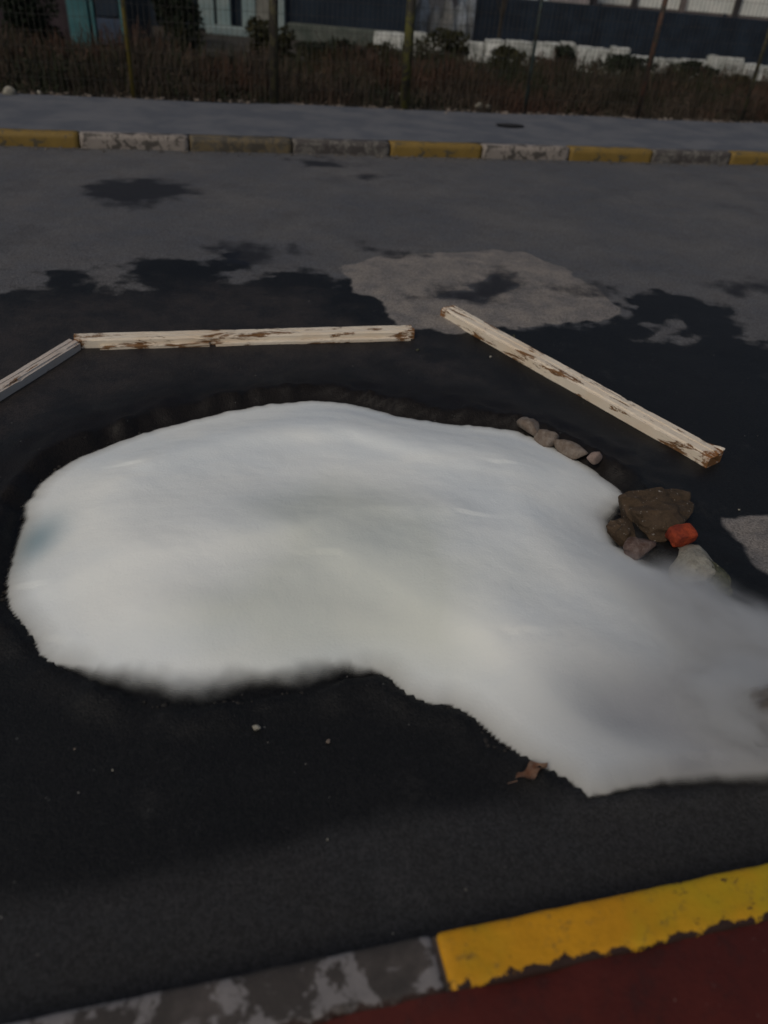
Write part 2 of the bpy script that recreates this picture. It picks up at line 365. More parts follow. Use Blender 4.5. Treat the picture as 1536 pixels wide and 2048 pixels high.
yel_faint = paint_mat('rubbed_yellow_paint', (.15, .115, .065), (.11, .095, .07), soil=(.07, .06, .045), cover=.50)
white_far = paint_mat('worn_white_paint', (.29, .25, .215), (.15, .13, .11), soil=(.08, .07, .06), cover=.54)
white_faint = paint_mat('rubbed_white_paint', (.17, .155, .135), (.10, .09, .08), soil=(.07, .06, .055), cover=.48)

near_k = empty('kerb', W(0, V_NEAR0, 0), RA); near_k['kind'] = 'structure'
u_joint = uv(at(868, 1870, .12))[0]
# side facing the pavement is ragged where the red coating broke away
def chip_near(seed):
    def f(c, near):
        d = Vector((0, 0, 0))
        if c.y < .03:
            k = mn.noise(Vector((c.x*9+seed, c.y*20, 1))) + .6*mn.noise(Vector((c.x*26+seed, c.y*20, 2)))
            if k > .15: d.y += (k-.15)*.02
        return d
    return f
for k, (x0, x1, m, lab) in enumerate([(-3.0, -2.0, grey_near, None), (-2.0, -1.0, yel_near, None), (-1.0, 0, grey_near, 'worn grey kerb stone with scabs of old white paint'),
                                 (0.0, 1.0, yel_near, 'kerb stone under thick yellow paint with a chipped inner edge'), (1.0, 2.0, grey_near, None)]):
    bm = rough_box(.992, V_NEAR1-V_NEAR0, .20, cell=.0125, amp=.0018, bev=.006, seed=k, freq=16, chip=chip_near(k*4.1))
    o = obj('kerb_stone', bm, m, near_k, smooth=True, loc=(u_joint + x0 + .004, 0, -.078))
    if lab: o['label'] = lab
# mortar in the joints
bm = bmesh.new()
for k in range(-3, 3): add_box(bm, u_joint+k-.006, u_joint+k+.008, .004, V_NEAR1-V_NEAR0-.006, -.07, .112)
obj('joint_mortar', bm, simple('mortar', (.05, .04, .03), (.09, .07, .055), scale=30), near_k)['kind'] = 'stuff'

far_k = empty('kerb', W(0, V_FAR0, 0), RA); far_k['kind'] = 'structure'
px_j = uv(at(160, 295, 0))[0]
seq = [yel_faint, yel_far, white_far, yel_faint, white_faint, yel_far, white_far, yel_far, white_faint, yel_far, white_faint]
for k in range(-9, 14):
    m = seq[k+2] if 0 <= k+2 < len(seq) else (yel_far if k % 2 else white_faint)
    bm = rough_box(.994, V_FAR1-V_FAR0, .20, cell=.05, amp=.005, bev=.008, seed=k+50, freq=6)
    obj('kerb_stone', bm, m, far_k, smooth=True, loc=(px_j + k + .007, 0, -.075))

# gutter dirt along the far kerb and broken crumbs of asphalt on the road
def chips(name, spots, mat, smin, smax, kind='stuff', flat=.5):
    bm = bmesh.new()
    for p in spots:
        s = random.uniform(smin, smax)*random.choice((.6, .8, 1, 1, 1.3)); t = bmesh.new(); bmesh.ops.create_icosphere(t, subdivisions=1, radius=s)
        sd = random.random()*50
        for v in t.verts:
            v.co *= 1 + .45*mn.noise(v.co/s*1.3 + Vector((sd, 0, 0))); v.co.z *= flat
        t.transform(Matrix.Translation(p) @ Matrix.Rotation(random.random()*6.28, 4, 'Z') @ Matrix.Rotation(random.uniform(-.4, .4), 4, 'X'))
        me = bpy.data.meshes.new('t'); t.to_mesh(me); t.free(); bm.from_mesh(me); bpy.data.meshes.remove(me)
    o = obj(name, bm, mat)
    return tag(o, kind=kind)
grit_m = simple('grit', (.07, .065, .058), (.25, .235, .21), scale=30, bump=0)
tar_m = simple('broken_asphalt', (.010, .009, .008), (.032, .027, .022), scale=40, rough=.7)
spots = []
for i in range(420):
    u = random.uniform(-2.3, 3); v = random.uniform(V_NEAR1+.05, 4.5); spots.append(W(u, v, .001))
o = chips('grit', spots, grit_m, .0011, .0030); tag(o, 'tiny pale specks of grit scattered over the black wet asphalt', 'grit')
o = chips('gutter_grit', [W(random.uniform(-7, 9), V_FAR0 - abs(random.gauss(0, .06)) - .01, .003) for i in range(900)], simple('gutter_dirt', (.07, .06, .05), (.16, .14, .12), scale=10), .004, .016)
tag(o, 'dirt and grit collected in the gutter below the striped kerb', 'dirt')

# ------------------------------------------------------------------ foaming water
Pn = np.array(FP); x0, y0 = Pn.min(0)-.12; x1, y1 = Pn.max(0)+.12
GX, GY = np.meshgrid(np.arange(x0, x1, .010), np.arange(y0, y1, .010)); gp = np.stack([GX.ravel(), GY.ravel()], 1)
sdv, soft = sdist(FP, gp, FS)
sdv = sdv + np.clip((soft-.035)/.03, 0, 1)*(fnoise(gp[:, 0], gp[:, 1], 9, 21)*.022 + fnoise(gp[:, 0], gp[:, 1], 26, 22)*.010)
def blur(A, k):
    for ax in (0, 1):
        P_ = np.pad(A, [(k, k) if i == ax else (0, 0) for i in (0, 1)], mode='edge'); cs_ = np.cumsum(P_, axis=ax)
        cs_ = np.insert(cs_, 0, 0, axis=ax); n_ = A.shape[ax]
        A = (np.take(cs_, np.arange(2*k+1, 2*k+1+n_), axis=ax) - np.take(cs_, np.arange(n_), axis=ax))/(2*k+1)
    return A
sS = blur(blur(sdv.reshape(GX.shape), 8), 8).ravel(); wS = np.clip((sdv-.02)/.08, 0, 1); sdS = sdv*(1-wS) + sS*wS     # rounded form inside, sharp outline
sm = np.clip(sdS/.40, 0, 1); dome = sm*sm*(3-2*sm)
f1 = fnoise(gp[:, 0], gp[:, 1], 1.6, 11); f2 = fnoise(gp[:, 0]+f1*.25, gp[:, 1]*1.3, 2.9, 12); f3 = fnoise(gp[:, 0]*1.2, gp[:, 1]*1.8, 6, 13); f4 = fnoise(gp[:, 0], gp[:, 1]*1.3, 24, 14)
lip = 1-np.exp(-np.clip(sdv, 0, 9)/.035)
H_ = .004 + .018*lip + .085*dome + (f1*.022 + f2*.004 + f3*.0025 + f4*.0011)*np.clip(sdS/.22, 0, 1)
# a boil where the water wells up and its smooth run to the right
c0 = at(640, 1080, .1); H_ += .05*np.exp(-(((gp[:, 0]-c0.x)/.55)**2 + ((gp[:, 1]-c0.y)/.22)**2))
dip = at(1240, 1420, .05); H_ -= .035*np.exp(-(((gp[:, 0]-dip.x)/.16)**2 + ((gp[:, 1]-dip.y)/.10)**2))
def ridge(line, wdt, amp):
    g = gpoly(line, .08); d = np.full(len(gp), 9.)
    for a_, b_ in zip(g, g[1:]):
        a_, b_ = np.array(a_), np.array(b_); ab = b_-a_; q = gp + np.stack([f1*.05, f1*.10+f2*.02], 1)
        t_ = np.clip(((q-a_) @ ab)/(ab @ ab), 0, 1); w_ = q-a_-t_[:, None]*ab
        d = np.where(np.hypot(*w_.T) < np.abs(d), np.hypot(*w_.T)*np.sign(w_[:, 1]+1e-9), d)
    return amp*np.where(d > 0, np.exp(-(d/(wdt*2.2))**2), np.exp(-(d/wdt)**2))       # steeper on the side it runs to
H_ += (ridge([(110, 1150), (250, 1120), (420, 1105), (600, 1095), (720, 1040), (900, 1030)], .055, .014) + ridge([(180, 1240), (330, 1200), (520, 1200), (760, 1235), (980, 1250)], .055, .012)
       + ridge([(300, 940), (480, 890), (700, 880), (950, 930)], .06, .012) + ridge([(700, 1150), (950, 1230), (1150, 1380), (1350, 1480)], .06, .014))
H_ = np.maximum(H_, .004)
keepv = (sdv > -.012).reshape(GX.shape); keep = keepv[:-1, :-1] & keepv[1:, :-1] & keepv[:-1, 1:] & keepv[1:, 1:]
me, used = grid_mesh('foaming_water', GX, GY, H_.reshape(GX.shape), keep)
alpha = np.clip((sdv+.001)/np.maximum(soft, .006), 0, 1)
grey_green = np.maximum(0, 1-1.0*np.abs(sdist(gpoly([(600, 1060), (700, 1035), (830, 1050), (900, 1130), (850, 1240), (620, 1250), (520, 1200), (560, 1130)], .1), gp + np.stack([f2*.16+f3*.04, f1*.16+f3*.04], 1)).clip(-.30, 0))/.30)**1.5  # centre of the foam, toned greenish grey
tealp = at(70, 1080, .03); teal = np.exp(-(((gp[:, 0]-tealp.x)/.085)**2 + ((gp[:, 1]-tealp.y)/.13)**2))
set_attr(me, 'cover', alpha[used]); set_attr(me, 'grey_green', grey_green[used]); set_attr(me, 'teal', teal[used])
tp = gp - np.array(at(1000, 1250, .03).xy); dimmed = np.clip((tp[:, 0]*.85 - tp[:, 1]*.35 + f1*.15)/.75, 0, 1)  # dimming of the light towards the lower right, painted into the foam colour
for (a_, b_, r1, r2, k_) in ((1240, 1415, .26, .15, .5), (1230, 1030, .12, .10, .5), (1480, 1440, .2, .2, .5), (560, 1230, .35, .06, .25), (1500, 1560, .3, .05, .4)):
    q_ = at(a_, b_, .03); dimmed += k_*np.exp(-(((gp[:, 0]-q_.x+f2*.06)/r1)**2 + ((gp[:, 1]-q_.y+f1*.05)/r2)**2))  # soft patches of painted shading, one of them over the dip
set_attr(me, 'dimmed', dimmed.clip(0, 1.3)[used])
set_attr(me, 'rim', (np.clip(sdv/.08, 0, 1)**.7)[used])
t = NT('white_foam'); fl = t.noise(1.7, 3, .5, sx=(1, 1.5, 1), dist=.5); f_ = t.noise(120, 3, .7); mdn = t.noise(22, 5, .7)
c = t.mix(t.ss(fl, .35, .7), (.86, .865, .81), (.76, .79, .775))
c = t.mix(t.math('MULTIPLY', t.attr('dimmed'), .85), c, (.29, .295, .305))
c = t.mix(t.math('MULTIPLY', t.attr('grey_green'), .60), c, (.60, .62, .53))
c = t.mix(t.math('MULTIPLY', t.attr('teal'), .75), c, (.16, .27, .31))
c = t.mix(t.math('MULTIPLY', t.math('SUBTRACT', 1.0, t.attr('rim')), .8), c, (.30, .285, .25))
t.set(c, .9, .1)
t.b.inputs['Subsurface Weight'].default_value = .0
av = t.math('ADD', t.attr('cover'), t.math('MULTIPLY', t.math('SUBTRACT', mdn, .5), t.math('MULTIPLY', t.math('SUBTRACT', 1.0, t.attr('cover')), .22)))
t.l(t.ss(av, .02, .95), t.b.inputs['Alpha']); t.bump(t.math('ADD', f_, t.noise(45, 5, .75)), .35, .004)
o = link_mesh('foaming_water', me, t.m)
tag(o, 'milky white foaming water welling out of the broken road and running to the right', 'foaming water', kind='stuff')

# crumbs of broken asphalt along the foam's edge
sp = []
for i in range(1500):
    k = random.randrange(len(FP)); p = FP[k]
    if FS[k] > .03 and random.random() < .7: continue
    q = np.array(FP[(k+1) % len(FP)]) - np.array(FP[k-1]); q = q/(np.hypot(*q)+1e-9); nrm = np.array((-q[1], q[0]))
    d = abs(random.gauss(0, .022)); 
    for s in (1, -1):
        if not in_poly(FP, np.array([p + nrm*s*.02]))[0]: sp.append(Vector((p[0]+nrm[0]*s*d, p[1]+nrm[1]*s*d, .002))); break
o = chips('asphalt_crumbs', sp, tar_m, .003, .0085); tag(o, 'dark crumbs of broken asphalt around the edge of the white foam', 'rubble')

# ------------------------------------------------------------------ stones and lumps round the hole
def lump(name, px, py, z, sx, sy, sz, seed, mat, label, cat, rz=0, group=None, tilt=0, **kw):
    me = rock_mesh(name, sx, sy, sz, seed, mat=mat, **kw); o = link_mesh(name, me, None)
    p = at(px, py, z + .25*sz); o.location = (p.x, p.y, z + .55*sz); o.rotation_euler = (tilt, 0, rz)
    return tag(o, label, cat, group)
def rock_mat(name, a, b, spk=None, sc_=14, rough=.85):
    t = NT(name); f = t.noise(sc_, 5, .7); g = t.noise(sc_*6, 4, .75)
    c = t.mix(t.ss(f, .35, .65), a, b); c = t.mix(t.math('MULTIPLY', t.ss(g, .5, .7), .5), c, tuple(x*.35 for x in a))
    if spk: c = t.mix(t.ss(t.noise(sc_*3.5, 2, .5), .66, .72), c, spk)
    t.set(c, rough, .3); t.bump(t.math('ADD', f, g), .7, .008); return t.m
m_brown = rock_mat('brown_asphalt_rock', (.050, .033, .018), (.085, .055, .032), (.26, .23, .20), sc_=22)
m_tan = rock_mat('tan_stone', (.16, .12, .09), (.24, .20, .165), sc_=20)
m_pink = rock_mat('pinkish_stone', (.30, .22, .185), (.20, .15, .12), sc_=24)
m_grey = rock_mat('pale_concrete', (.34, .32, .26), (.22, .20, .16), sc_=18)
m_moss = rock_mat('gravelly_mossy_lump', (.040, .045, .024), (.10, .10, .065), (.20, .20, .15), sc_=40)
m_rust = rock_mat('rusty_stone', (.09, .05, .036), (.19, .14, .12), sc_=30)
G = 'stones heaped at the edge of the foam'
lump('asphalt_chunk', 1300, 1038, .00, .185, .130, .085, 3.1, m_brown, 'large brown chunk of broken asphalt beside the red block', 'asphalt chunk', rz=.35, sub=4, jag=.42, flat=True)
lump('asphalt_chunk', 1248, 1075, .00, .060, .06, .05, 8.4, m_brown, 'small dark chunk of asphalt against the left side of the big brown one', 'asphalt chunk', rz=1.2, sub=3, jag=.4, flat=True)
lump('stone', 1365, 1022, .045, .034, .02, .022, 5.3, m_grey, 'pale stone chip on the right tip of the big brown chunk', 'stone', rz=.5)
lump('stone', 1275, 1102, .02, .070, .050, .034, 2.2, m_rust, 'rusty pink stone half in the mist below the brown asphalt chunk', 'stone', rz=.2, jag=.4)
lump('stone', 1060, 858, .018, .052, .075, .034, 1.4, m_tan, 'curved tan stone, farthest of those at the upper right rim of the foam', 'stone', rz=.5, group=G)
lump('stone', 1094, 882, .018, .064, .048, .034, 6.4, m_tan, 'squat grey tan stone between the curved stone and the long one', 'stone', rz=-.2, group=G)
lump('stone', 1143, 905, .020, .090, .046, .032, 4.7, m_tan, 'long tan stone next to the pink one at the foam rim', 'stone', rz=-.45, group=G)
lump('stone', 1188, 920, .045, .036, .032, .026, 7.9, m_pink, 'small rounded pink stone at the right end of the stone row', 'stone', rz=0, group=G)
# red block: a broken piece of brick
rb = rough_box(.092, .066, .055, cell=.011, amp=.006, bev=.006, seed=9, freq=22)
o = obj('brick_fragment', rb, rock_mat('red_brick', (.33, .050, .015), (.16, .024, .012), sc_=12), smooth=False)
p = at(1372, 1080, .06); o.location = (p.x-.055, p.y-.045, .045); o.rotation_euler = (.22, -.10, math.radians(22))
tag(o, 'bright red orange brick fragment wedged between the brown chunk and the pale concrete', 'brick')
lump('concrete_lump', 1388, 1145, .0, .110, .120, .055, 12.6, m_grey, 'pale rounded concrete lump below the red brick, fading into mist', 'concrete lump', rz=.5, sub=4, jag=.2)
lump('mossy_lump', 1422, 1165, .0, .045, .095, .055, 14.2, m_moss, 'dark mossy gravel lump on the right side of the pale concrete', 'rubble lump', rz=.35, sub=4, jag=.4, flat=True)
lump('stone', 1450, 1262, .01, .05, .028, .040, 15.5, m_moss, 'dark greenish stone showing through the mist at the right', 'stone', rz=-.5, jag=.4)
lump('concrete_lump', 1530, 1462, .0, .130, .080, .115, 16.1, m_brown, 'reddish brown lump in the mist at the right edge of the photo', 'rubble lump', rz=-.4, sub=4, jag=.35)
# loose bits on the black road
for i, (px, py, s, m, lab) in enumerate([(512, 1457, .013, m_grey, 'pale rounded pebble on the black asphalt below the foam'), (657, 1483, .009, m_tan, 'small yellowish pebble right of the pale pebble'),
        (225, 1541, .004, m_grey, 'tiny white stone alone in the black asphalt at lower left'), (836, 701, .012, m_moss, 'small greenish stone below the end of the middle beam'),
        (981, 714, .010, m_grey, 'small pale chip lying left of the long beam'), (655, 1679, .004, m_grey, 'tiny pale stone at the edge of the dry strip by the kerb'),
        (1478, 1020, .006, m_grey, 'tiny bright stone above the dry patch at right'), (150, 1498, .004, m_tan, 'tiny yellowish stone at the far left of the black asphalt'),
        (1028, 673, .012, m_moss, 'greyish chip touching the far side of the long beam'), (612, 792, .008, m_moss, 'small mossy stone on the top rim of the foam'),
        (18, 985, .014, m_brown, 'dim brown stone left of the foam at the photo edge')]):
    lump('pebble', px, py, 0, s, s*.7, s*.6, 20+i, m, lab, 'pebble', rz=i, sub=2)
# curled orange scrap near the lower tongue of foam
m_scrap = rock_mat('orange_scrap', (.17, .07, .035), (.26, .17, .12), sc_=40)
root = at(1062, 1548, .02); root.z = .021; r_ = empty('dry_leaf', root, math.radians(35)); tag(r_, 'curled orange brown dry leaf on the asphalt by the foam', 'leaf')
X_, Y_ = np.meshgrid(np.linspace(-1, 1, 15), np.linspace(-1, 1, 9))
lf, _ = grid_mesh('blade', X_*.048, Y_*.017*(1-np.abs(X_)**2*.9)+.006*np.sin(X_*5), .006+.010*np.abs(Y_)**1.5+.005*np.sin(X_*6+Y_))
link_mesh('blade', lf, m_scrap, r_); bm = bmesh.new(); add_tube(bm, (-.047, 0, .005), (-.072, .006, .004), .0015, .001, 6); obj('stem', bm, m_scrap, r_)

# ------------------------------------------------------------------ timber beams (old door frame pieces)
def wood_mat(name, paint, cover, wood=(.25, .125, .050), rust=(.34, .12, .028), L=1.8, ends=.12):
    t = NT(name); sx = (1.6, 9, 9)
    a = t.noise(3.2, 6, .7, sx=sx, dist=.5); g = t.noise(9, 5, .7, sx=(1, 30, 30)); b = t.noise(2.5, 4, .6)
    sep = t.n('ShaderNodeSeparateXYZ'); t.l(t.tc.outputs['Object'], sep.inputs[0])
    e = t.math('MINIMUM', sep.outputs[0], t.math('SUBTRACT', L, sep.outputs[0]))
    en = t.math('SUBTRACT', 1.0, t.ss(t.math('ADD', e, t.math('MULTIPLY', t.math('SUBTRACT', t.noise(11, 6, .75), .5), .28)), -.05, ends*.55))
    gr = t.mix(t.ss(g, .35, .7), wood, tuple(x*.4 for x in wood))
    chip = t.ss(t.math('ADD', a, t.math('MULTIPLY', en, .22)), cover-.025, cover+.025)
    p = t.mix(t.math('MULTIPLY', t.ss(b, .4, .7), .4), paint, tuple(x*y for x, y in zip(paint, (.85, .68, .5))))
    p = t.mix(t.math('MULTIPLY', t.ss(g, .56, .70), .45), p, (.17, .12, .07))
    c = t.mix(chip, p, gr); c = t.mix(t.math('MULTIPLY', en, .6), c, t.mix(t.ss(a, .4, .6), rust, wood))
    t.set(c, .7, .25); t.bump(t.math('ADD', g, t.math('MULTIPLY', chip, -.6)), .6, .003)
    return t.m
def beam(p0, p1, wd, ht, strips, label, paint, cover, strip_w=.022, strip_h=.018, groove=True, seed=0, ends=.12):
    """a board along p0-p1 with a grooved face and, on the camera side, a lower stop strip in pieces"""
    d = p1-p0; L = d.length; r = empty('door_frame_timber', p0, math.atan2(d.y, d.x)); tag(r, label, 'timber', 'old timbers laid round the hole')
    m = wood_mat('peeling_painted_wood', paint, cover, L=L, ends=ends)
    def section(prof, x0, x1, sd, ragged=.01):
        bm = bmesh.new(); n_ = max(6, int((x1-x0)/.02)); rings = []
        for i in range(n_+1):
            x = x0 + (x1-x0)*i/n_; ring = []
            for j, (y, z) in enumerate(prof):
                q = Vector((x*7+sd, y*30, z*30)); nv = mn.noise_vector(q)*.0016 + mn.noise_vector(q*3)*.0008
                k = mn.noise(Vector((x*16+sd, j*1.7, 3))); ch = max(0, k-.32)*.016
                xe = 0
                if i == 0: xe = ragged*mn.noise(Vector((j*.9, sd, 5)))
                if i == n_: xe = ragged*1.6*mn.noise(Vector((j*.9, sd, 7)))
                ring.append(bm.verts.new((x + xe, y*(1-ch*4) + nv.y, max(.0005, z - ch + nv.z))))
            rings.append(ring)
        k = len(prof)
        for a_, b_ in zip(rings, rings[1:]):
            for j in range(k): bm.faces.new((a_[j], a_[(j+1) % k], b_[(j+1) % k], b_[j]))
        bm.faces.new(rings[0][::-1]); bm.faces.new(rings[-1]); bmesh.ops.recalc_face_normals(bm, faces=bm.faces[:])
        return bm
    h, w = ht, wd; e = .003
    prof = [(0, 0), (w, 0), (w, h-e), (w-e, h), (w*.62, h), (w*.60, h-.005), (w*.54, h-.005), (w*.52, h), (w*.16, h-.001), (w*.12, h-.007), (.0, h-.009)] if groove else [(0, 0), (w, 0), (w, h-e), (w-e, h), (e, h), (0, h-e)]
    obj('board', section(prof, 0, L, seed), m, r)
    for (a_, b_) in strips:
        obj('stop_strip', section([(-strip_w, 0), (-.001, 0), (-.001, strip_h), (-strip_w+.003, strip_h), (-strip_w, strip_h-.003)], a_*L, b_*L, seed+a_*9+3), m, r)
    return r, L, m
cream = (.78, .68, .54); greyw = (.56, .49, .42)
# the pixel lines below are the camera-side bottom edges of the boards
beam(at(150, 698), at(828, 678), .078, .048, [(.07, .372), (.392, .985)], 'horizontal middle timber with peeling cream paint, rusty at its left end', cream, .565, seed=3)
r3, L3, m3 = beam(at(1412, 937), at(880, 634), .098, .056, [], 'long slanting timber at right with peeling cream paint and a split near end', cream, .575, seed=13)
# (its camera side is at the left: flip so the groove faces the camera)
r3.location = at(880, 634); r3.rotation_euler.z += math.pi
bm = rough_box(.085, .026, .012, cell=.012, amp=.003, bev=.004, seed=5); o = obj('splinter', bm, m3, r3); o.location = (L3-.085, .082, .040); o.rotation_euler = (0, -.1, .22)
beam(at(-300, 993), at(163, 700), .066, .045, [], 'greyish timber at left running out of the photo, weathered paint on top', greyw, .62, seed=23, ends=.02)

# ------------------------------------------------------------------ low mist over the right-hand run of water
def mist(name, px, py, sx, sy, sz, rz, dens, label, seed):
    c = at(px, py, .05); bm = bmesh.new(); bmesh.ops.create_icosphere(bm, subdivisions=4, radius=1)
    o = obj(name, bm, None); o.location = (c.x, c.y, .012+sz); o.scale = (sx, sy, sz); o.rotation_euler = (0, 0, rz)
    m = bpy.data.materials.new('mist'); m.use_nodes = True; T = m.node_tree; T.nodes.clear()
    out = T.nodes.new('ShaderNodeOutputMaterial'); v = T.nodes.new('ShaderNodeVolumePrincipled'); v.inputs['Color'].default_value = (.95, .95, .94, 1)
    v.inputs['Anisotropy'].default_value = .1
    tc = T.nodes.new('ShaderNodeTexCoord'); ln = T.nodes.new('ShaderNodeVectorMath'); ln.operation = 'LENGTH'; T.links.new(tc.outputs['Object'], ln.inputs[0])
    mr = T.nodes.new('ShaderNodeMapRange'); mr.interpolation_type = 'SMOOTHSTEP'; T.links.new(ln.outputs['Value'], mr.inputs['Value'])
    mr.inputs['From Min'].default_value = 1.0; mr.inputs['From Max'].default_value = .15
    ns = T.nodes.new('ShaderNodeTexNoise'); ns.inputs['Scale'].default_value = 2.2; ns.inputs['Detail'].default_value = 3
    mp = T.nodes.new('ShaderNodeMapping'); mp.inputs['Location'].default_value = (seed, 0, 0); T.links.new(tc.outputs['Object'], mp.inputs[0]); T.links.new(mp.outputs[0], ns.inputs['Vector'])
    n2 = T.nodes.new('ShaderNodeMapRange'); T.links.new(ns.outputs['Fac'], n2.inputs['Value']); n2.inputs['From Min'].default_value = .35; n2.inputs['From Max'].default_value = .65
    m1 = T.nodes.new('ShaderNodeMath'); m1.operation = 'MULTIPLY'; T.links.new(mr.outputs[0], m1.inputs[0]); T.links.new(n2.outputs[0], m1.inputs[1])
    m2 = T.nodes.new('ShaderNodeMath'); m2.operation = 'MULTIPLY'; T.links.new(m1.outputs[0], m2.inputs[0]); m2.inputs[1].default_value = dens
    T.links.new(m2.outputs[0], v.inputs['Density']); T.links.new(v.outputs[0], out.inputs['Volume']); o.data.materials.append(m)
    tag(o, label, 'mist', kind='stuff')
mist('mist', 1420, 1275, .45, .26, .09, -.75, 36, 'faint white mist drifting over the rubble at the right of the foam', 1.3)
mist('mist', 1520, 1440, .30, .20, .10, -.2, 60, 'faint greyish mist over the lump at the right edge', 4.3)

# ------------------------------------------------------------------ wire fence behind the far pavement
post_m = paint_mat('olive_post_paint', (.13, .10, .022), (.09, .075, .04), cover=.6)
post_o = paint_mat('dull_olive_paint', (.075, .068, .035), (.05, .042, .03), cover=.5); post_y = paint_mat('mossy_yellow_paint', (.10, .095, .025), (.05, .045, .03), cover=.5)
post_t = paint_mat('grey_teal_paint', (.045, .065, .06), (.04, .04, .035), cover=.5); post_r = paint_mat('reddish_paint', (.085, .045, .03), (.05, .04, .03), cover=.5)
wire_m = simple('dull_wire', (.035, .033, .03), (.06, .055, .05), scale=20, bump=0)
u0 = uv(at(268, 196, .1))[0]; up = [u0 + 1.64*k for k in range(-3, 9)]
fence = empty('wire_fence', W(up[0], V_BACK, .1), RA)
tag(fence, 'wire mesh fence on olive yellow posts behind the far pavement', 'fence')
for k, u in enumerate(up):
    bm = bmesh.new(); r_ = {3: .026, 4: .055, 5: .060, 6: .02, 7: .035, 8: .028}.get(k, .03)
    add_tube(bm, (u-up[0], .03, -.15), (u-up[0]+.02*math.sin(k*2), .03, 1.95), r_, r_*.95, 10); obj('post', bm, {3: post_m, 4: post_o, 5: post_y, 6: post_t, 7: post_r}.get(k, post_o), fence, smooth=True)
for k in range(len(up)-1):
    bm = bmesh.new(); L = up[k+1]-up[k]
    for i in range(int(L/.06)):
        x = up[k]-up[0] + .03 + i*.06; add_tube(bm, (x, 0, -.02), (x, 0, 1.85), .0022, seg=3)
    for j in range(13): add_tube(bm, (up[k]-up[0], .003, .03+j*.15), (up[k+1]-up[0], .003, .03+j*.15), .0022, seg=3)
    o = obj('mesh_panel', bm, wire_m, fence); o['kind'] = 'stuff'

# ------------------------------------------------------------------ weeds, shrubs, trees
def leaf_mat(name, a, b, sc_=1.5):
    t = NT(name); f = t.noise(sc_, 4, .7); c = t.mix(t.ss(f, .35, .65), a, b)
    if sc_ < 2: c = t.mix(t.math('MULTIPLY', t.ss(t.noise(.5, 4, .7), .48, .62), .6), c, (b[0]*1.15, b[1]*.72, b[2]*.66))
    t.set(c, .8, .15); return t.m
weed_m = leaf_mat('dry_weeds', (.034, .028, .019), (.088, .066, .048)); weedg_m = leaf_mat('green_weeds', (.016, .022, .012), (.040, .044, .022))
shrub_m = leaf_mat('dark_leaves', (.008, .013, .008), (.022, .028, .015), 5)
shrub_o = leaf_mat('olive_leaves', (.020, .022, .009), (.046, .042, .018), 5)
bark_m = simple('bark', (.02, .016, .012), (.045, .038, .03), scale=9)
def quads(name, V_, mat, parent=None):
    me = bpy.data.meshes.new(name); V_ = np.asarray(V_, np.float32); nq = len(V_)//4
    me.vertices.add(len(V_)); me.vertices.foreach_set('co', V_.ravel()); me.loops.add(nq*4); me.loops.foreach_set('vertex_index', np.arange(nq*4))
    me.polygons.add(nq); me.polygons.foreach_set('loop_start', np.arange(0, nq*4, 4)); me.update(calc_edges=True)
    return link_mesh(name, me, mat, parent)
def weeds(n_, v0, v1, hmin, hmax, mat, label, seed, dens=None):
    R = np.random.default_rng(seed); u = R.uniform(-9, 13, n_); v = R.uniform(v0, v1, n_)
    cl = .35 + .9*np.clip(fnoise(u, v, .9, seed)+.4, 0, 1); h = R.uniform(hmin, hmax, n_)*cl*(.35+.65*np.clip((v-v0)/.8, 0, 1))
    bx, by = u*DU.x+v*DN.x, u*DU.y+v*DN.y; a = R.uniform(0, 6.28, n_); ln = R.normal(0, .28, (n_, 2))*h[:, None]; w = R.uniform(.004, .013, n_)
    dx, dy = np.cos(a)*w, np.sin(a)*w; z = np.full(n_, .02)
    q = np.stack([np.stack([bx-dx, by-dy, z], 1), np.stack([bx+dx, by+dy, z], 1), np.stack([bx+ln[:, 0]+dx*.4, by+ln[:, 1]+dy*.4, z+h], 1), np.stack([bx+ln[:, 0]-dx*.4, by+ln[:, 1]-dy*.4, z+h], 1)], 1)
    k = n_//2; s_ = R.uniform(.35, .9, k)[:, None]; base = np.stack([bx[:k], by[:k], z[:k]], 1) + np.stack([ln[:k, 0], ln[:k, 1], h[:k]], 1)*s_
    dr = R.normal(0, 1, (k, 3)); dr[:, 2] = np.abs(dr[:, 2])*.5; dr /= np.linalg.norm(dr, axis=1)[:, None]; L_ = R.uniform(.03, .12, k)[:, None]; wv = np.cross(dr, R.normal(0, 1, (k, 3))); wv /= np.linalg.norm(wv, axis=1)[:, None]
    q = np.concatenate([q, np.stack([base, base+dr*L_*.5+wv*.010, base+dr*L_, base+dr*L_*.5-wv*.010], 1)])
    tag(quads('weeds', q.reshape(-1, 3), mat), label, 'weeds', kind='stuff')
weeds(36000, V_BACK+.02, 13.6, .10, .60, weed_m, 'dry brown weeds and grass behind the wire fence', 3)
weeds(16000, V_BACK+.10, 14.0, .12, .55, weedg_m, 'dark green weeds mixed among the dry grass behind the fence', 5)
def foliage(centres, n_, ls, seed):
    R = np.random.default_rng(seed); out = []
    for (c, r) in centres:
        m_ = max(20, int(n_*r[0]*r[2])); d = R.normal(0, 1, (m_, 3)); d /= np.linalg.norm(d, axis=1)[:, None]; rr = R.uniform(.35, 1.08, m_)**.6
        p = np.array(c) + d*rr[:, None]*np.array(r); a = R.normal(0, 1, (m_, 3)); a /= np.linalg.norm(a, axis=1)[:, None]; b = np.cross(a, R.normal(0, 1, (m_, 3))); b /= np.linalg.norm(b, axis=1)[:, None]
        s = R.uniform(.6, 1.3, m_)[:, None]*ls
        out.append(np.stack([p-a*s, p+b*s*.5, p+a*s, p-b*s*.5], 1).reshape(-1, 3))
    return np.concatenate(out)
